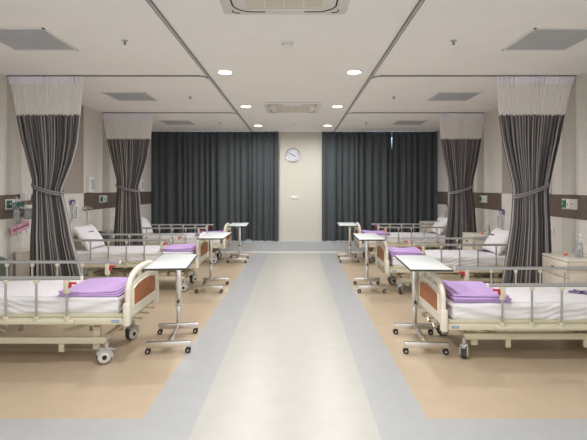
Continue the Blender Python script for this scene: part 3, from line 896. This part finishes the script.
BLN = {'L1': 'folded lilac blanket on the foot of the nearest left bed', 'L2': 'folded lilac blanket on the foot of the middle left bed',
       'L3': 'folded lilac blanket on the foot of the farthest left bed', 'R1': 'folded lilac blanket on the foot of the nearest right bed',
       'R2': 'folded lilac blanket on the foot of the middle right bed', 'R3': 'folded lilac blanket on the foot of the farthest right bed'}
for i, (key, a) in enumerate(BL.items()):
    x, y, rz, dz, _ = beds[key]
    a = list(a)
    a[1] = min(a[1], .85)
    o = ob('folded_blanket', blanket_bm(i+1, *a), M['lilac'], angle=180, loc=(x, y, .579+dz)); o.rotation_euler.z = rz
    tag(o, BLN[key], 'blanket', 'folded lilac blankets')

# pillows leaning on the headboards
def pillow_bm(seed):
    bm = B(); n, m = 28, 14; rows = []
    r = random.Random(seed); fn = wav(seed, .010, 12, 14)
    a, b, c = .30, .205, .09
    n = 26; top = []; bot = []
    for i in range(n+1):
        A, C = [], []
        for k in range(n+1):
            u, v = -1+2*i/n, -1+2*k/n
            u, v = math.copysign(abs(u)**.8, u), math.copysign(abs(v)**.8, v)
            x = b*u*(1-.07*(1-v*v)); y = a*v*(1-.06*(1-u*u))
            t = c*((1-abs(u)**3.0)*(1-abs(v)**3.0))**.62
            e = i in (0, n) or k in (0, n)
            A.append(bm.verts.new((x, y, t+(0 if e else fn(x, y)*.9*min(1, t/.03)))))
            C.append(A[-1] if e else bm.verts.new((x, y, -t*.9)))
        top.append(A); bot.append(C)
    for i in range(n):
        for k in range(n):
            bm.faces.new((top[i][k], top[i+1][k], top[i+1][k+1], top[i][k+1]))
            try: bm.faces.new((bot[i][k], bot[i][k+1], bot[i+1][k+1], bot[i+1][k]))
            except ValueError: pass
    return bm
PN = {'L2': 'white pillow propped on the middle left bed, right of the nearer striped curtain', 'L3': 'white pillow propped on the farthest left bed by the window curtains',
      'R2': 'white pillow propped on the middle right bed, left of the nearer striped curtain', 'R3': 'white pillow propped on the farthest right bed by the window curtains'}
for i, (key, lab) in enumerate(PN.items()):
    x, y, rz, dz, _ = beds[key]
    t = thing('pillow', lab, 'pillow', (x-math.cos(rz)*.755, y, .585+dz), rz, 'white pillows')
    q = Matrix.Translation((-.015, 0, .175)) @ Matrix.Rotation(math.radians(57), 4, 'Y')
    bm = pillow_bm(i+20); bmesh.ops.transform(bm, matrix=q, verts=bm.verts); ob('pillowcase', bm, M['sheet'], t, angle=180)
    bm = B()
    for k in range(6):
        yy = .10+.028*k
        tube(bm, [(-.05, yy-.24, .087), (-.03, yy+.008-.24, .0875), (-.05, yy+.014-.24, .087), (-.035, yy+.02-.24, .0872)], .003, 5)
    bmesh.ops.transform(bm, matrix=q, verts=bm.verts)
    ob('printed_mark', bm, M['pale_ink'] if key[0] == 'L' else M['purple_ink'], t, False)

# ------------------------------------------------------------------ overbed tables
def make_table(label):
    """origin on the floor under the column; the top and the base reach towards -y"""
    t = thing('overbed_table', label, 'table', (0,0,0), 0, 'overbed tables')
    bm = B(); box(bm, -.178, .178, -.755, .075, .790, .806, .004, 2); tp = ob('tabletop', bm, M['table_top'], t)
    bm = B()
    for a, b, c, d in ((-.183,.183,-.760,-.7555), (-.183,.183,.0755,.080), (-.183,-.1785,-.7555,.0755), (.1785,.183,-.7555,.0755)): box(bm, a, b, c, d, .786, .803, .001, 1)
    ob('edge_band', bm, M['dark_edge'], tp, False)
    bm = B(); box(bm, -.025, .025, -.62, .04, .765, .7895, .003); box(bm, -.11, .11, -.5, -.45, .772, .7895, .003); ob('support_bracket', bm, M['alu'], t)
    bm = B(); box(bm, -.027, .027, -.018, .018, .30, .766, .004); ob('column', bm, M['chrome'], t)
    bm = B(); box(bm, -.021, .021, -.013, .013, .100, .31, .003); c = ob('lower_column', bm, M['chrome'], t)
    bm = B(); box(bm, -.0285, .0285, -.0195, .0195, .285, .305, .002); ob('clamp_collar', bm, M['alu'], c)
    bm = B(); lathe(bm, [(.012, -.034), (.012, -.019)], 14, (0, 0, .335), 'y'); ob('lock_knob', bm, M['rubber'], t)
    for y in (.0, -.565):
        bm = B(); box(bm, -.20, .20, y-.019, y+.019, .056, .108, .003); ob('base_bar', bm, M['chrome'], t)
    bm = B(); box(bm, -.018, .018, -.547, -.018, .066, .104, .002); ob('base_link', bm, M['chrome'], t)
    for x in (-.178, .178):
        for y in (.0, -.565):
            bm = B(); cyl(bm, (x, y, .045), (x, y, .065), .010, 10); box(bm, x-.012, x+.016, y-.018, y+.018, .036, .050, .005)
            c = ob('caster', bm, M['rubber'], t)
            for s in (-1, 1):
                bm = B(); lathe(bm, [(.018, s*.012-.007), (.025, s*.012-.005), (.025, s*.012+.005), (.018, s*.012+.007)], 18, (x-.008, y, .025), 'y')
                ob('wheel', bm, M['rubber'], c)
            bm = B(); lathe(bm, [(.009, -.0205), (.009, .0205)], 12, (x-.008, y, .025), 'y'); ob('wheel_cap', bm, M['alu'], c)
    return t
tables = [(-1.215, 4.74, .10, 'white-topped overbed table at the foot of the nearest left bed'),
          (-1.245, 7.13, 0, 'white-topped overbed table at the foot of the middle left bed'),
          (-1.205, 9.75, .03, 'white-topped overbed table at the foot of the farthest left bed'),
          (1.203, 4.72, -.05, 'white-topped overbed table at the foot of the nearest right bed'),
          (1.095, 7.14, -.02, 'white-topped overbed table at the foot of the middle right bed'),
          (1.085, 9.80, -.03, 'white-topped overbed table at the foot of the farthest right bed')]
tb0 = make_table(tables[0][3])
for i, (x, y, rz, lab) in enumerate(tables):
    o = tb0 if i == 0 else dup(tb0, (x, y, 0), rz, lab)
    o.location = (x, y, 0); o.rotation_euler.z = rz
    # each table is wound to its own height and its column stands a little to one side
    dx, dcol, dz = ((0, 0, 0), (.05, -.085, 0), (.015, .0, -.048), (0, .01, -.006), (-.03, 0, -.018), (-.035, .055, -.045))[i]
    for ch in o.children:
        n = ch.name.split('.')[0]
        if n in ('tabletop', 'support_bracket'): ch.location.z += dz
        if n == 'tabletop': ch.location.x += dx
        if n in ('column', 'lock_knob', 'base_link', 'support_bracket', 'lower_column'): ch.location.x += dcol
        if n in ('column', 'lock_knob'): ch.location.z += dz

# ------------------------------------------------------------------ bedside cabinets
def make_cabinet(label):
    """front faces -x, back at x=+.48, width along y; origin under the front centre"""
    t = thing('bedside_cabinet', label, 'cabinet', (0,0,0), 0, 'bedside cabinets')
    bm = B(); box(bm, .018, .445, -.25, .25, .06, .725, .004); box(bm, .05, .44, -.24, .24, .0, .06); ob('body', bm, M['cabinet'], t)
    bm = B(); box(bm, 0, .45, -.254, .254, .7255, .752, .006); ob('top', bm, M['cab_top'], t)
    bm = B(); box(bm, .0, .0175, -.245, .245, .555, .72, .004); d = ob('drawer', bm, M['cabinet'], t)
    bm = B(); lathe(bm, [(.006, .0), (.006, -.012), (.014, -.016), (.012, -.026)], 16, (0, 0, .637), 'x'); ob('knob', bm, M['dark_edge'], d)
    bm = B(); box(bm, .0, .0175, -.245, .245, .07, .548, .004); d = ob('door', bm, M['cabinet'], t)
    bm = B(); lathe(bm, [(.006, .0), (.006, -.012), (.014, -.016), (.012, -.026)], 16, (0, -.2, .45), 'x'); ob('knob', bm, M['dark_edge'], d)
    return t
cabs = [(2.83, 5.055, 0, 'ivory bedside cabinet beside the nearest right bed with an orange cap on top'),
        (2.80, 7.52, 0, 'ivory bedside cabinet between the two striped curtains of the right row'),
        (2.80, 10.24, 0, 'ivory bedside cabinet in the right corner by the window curtains'),
        (-2.91, 5.74, PI, 'ivory bedside cabinet under the suction bottle behind the nearer left curtain'),
        (-2.91, 8.38, PI, 'ivory bedside cabinet behind the farther left striped curtain')]
cb0 = make_cabinet(cabs[0][3])
for i, (x, y, rz, lab) in enumerate(cabs):
    o = cb0 if i == 0 else dup(cb0, (x, y, 0), rz, lab)
    o.location = (x, y, 0); o.rotation_euler.z = rz

def small(name, label, cat, x, y, z, group=None): return thing(name, label, cat, (x, y, z), 0, group)
for x, y, lab in ((2.98, 5.10, 'small orange cap on the nearest right bedside cabinet'), (3.0, 7.45, 'small orange cap on the middle right bedside cabinet')):
    o = small('medicine_cup', lab, 'cup', x, y, .7525, 'orange caps on cabinets')
    bm = B(); lathe(bm, [(.016, 0), (.020, .004), (.020, .022), (.014, .030)], 18); ob('cap', bm, M['orange'], o)
    bm = B(); lathe(bm, [(.013, .0295), (.012, .038), (.006, .040)], 14); ob('tip', bm, M['white'], o)
for x, y, lab in ((3.08, 5.0, 'clear water bottle on the nearest right bedside cabinet'), (3.06, 7.36, 'clear water bottle on the middle right bedside cabinet')):
    o = small('water_bottle', lab, 'bottle', x, y, .7525, 'clear bottles on cabinets')
    bm = B(); lathe(bm, [(.028, 0), (.032, .006), (.032, .11), (.024, .135), (.012, .15), (.012, .165)], 22); ob('bottle', bm, M['clear'], o)
    bm = B(); lathe(bm, [(.014, .1655), (.014, .182)], 16); ob('cap', bm, M['white'], o)
o = small('drinking_glass', 'short clear glass beside the water bottle on the nearest right cabinet', 'glass', 3.0, 4.92, .7525)
bm = B(); lathe(bm, [(.026, 0), (.033, .09), (.031, .09), (.024, .006), (.001, .006), (.001, 0)], 22, caps=False); ob('cup', bm, M['clear'], o)

# ------------------------------------------------------------------ visitor chairs
def make_chair(label):
    t = thing('visitor_chair', label, 'chair', (0,0,0), 0, 'grey-green visitor chairs')
    bm = B(); box(bm, -.17, .17, -.21, .16, .40, .46, .02, 3); ob('seat', bm, M['chair'], t)
    bm = B(); out = [(-.15, .50), (.15, .50)] + [(.17*math.cos(a)*(1 if abs(math.cos(a)) < .9 else 1), .70+.10*math.sin(a)) for a in lin(0, PI, 14)]
    prism(bm, out, 'y', .165, .205); ob('backrest', bm, M['chair'], t)
    for x in (-.155, .155):
        for y in (-.19, .185):
            bm = B(); tube(bm, [(x, y, .41), (x*1.06, y*1.05, 0)] if y < 0 else [(x*.85, .185, .72), (x, y, .41), (x*1.06, .215, 0)], .011, 10); ob('leg', bm, M['chrome'], t)
    return t
chs = [(-3.13, 4.93, PI, 'grey-green visitor chair at the picture edge between the nearest left bed and curtain'),
       (-3.21, 7.66, PI, 'grey-green visitor chair behind the middle left bed, near the drip stand')]
ch0 = make_chair(chs[0][3])
for i, (x, y, rz, lab) in enumerate(chs):
    o = ch0 if i == 0 else dup(ch0, (x, y, 0), rz, lab)
    o.location = (x, y, 0); o.rotation_euler.z = rz

# ------------------------------------------------------------------ drip stand
iv = thing('drip_pole', 'steel drip pole with hooks rising from the head of the middle left bed', 'drip pole', (L_X-.946, 6.97+.30, .406))
bm = B(); cyl(bm, (0,0,.0), (0,0,.80), .009, 12); ob('pole', bm, M['steel'], iv)
bm = B(); tube(bm, [(-.03,-.07,.81), (-.03,-.09,.78), (-.03,-.085,.765), (0,-.06,.77), (0,-.03,.80), (0,.03,.80), (0,.06,.77), (.03,.085,.765), (.03,.09,.78), (.03,.07,.81)], .006, 8)
tube(bm, [(-.045,0,.78),(-.035,0,.765),(0,0,.80),(.07,0,.77),(.085,0,.765),(.09,0,.78)], .006, 8); ob('hook_bar', bm, M['steel'], iv)
bm = B(); lathe(bm, [(.014, .40), (.014, .46)], 14); ob('height_collar', bm, M['rail_dark'], iv)

# ------------------------------------------------------------------ world and view
w = bpy.data.worlds.new('world'); scene.world = w; w.use_nodes = True
w.node_tree.nodes['Background'].inputs['Color'].default_value = (.9, .95, 1, 1)
w.node_tree.nodes['Background'].inputs['Strength'].default_value = 1.5
vs = scene.view_settings
vs.view_transform = 'Standard'; vs.look = 'None'; vs.gamma = 1.0; vs.use_curve_mapping = False
vs.exposure = 0.34
scene.cycles.max_bounces = 14; scene.cycles.diffuse_bounces = 8; scene.cycles.glossy_bounces = 4
scene.cycles.transparent_max_bounces = 12; scene.cycles.sample_clamp_indirect = 6
scene.cycles.use_denoising = True
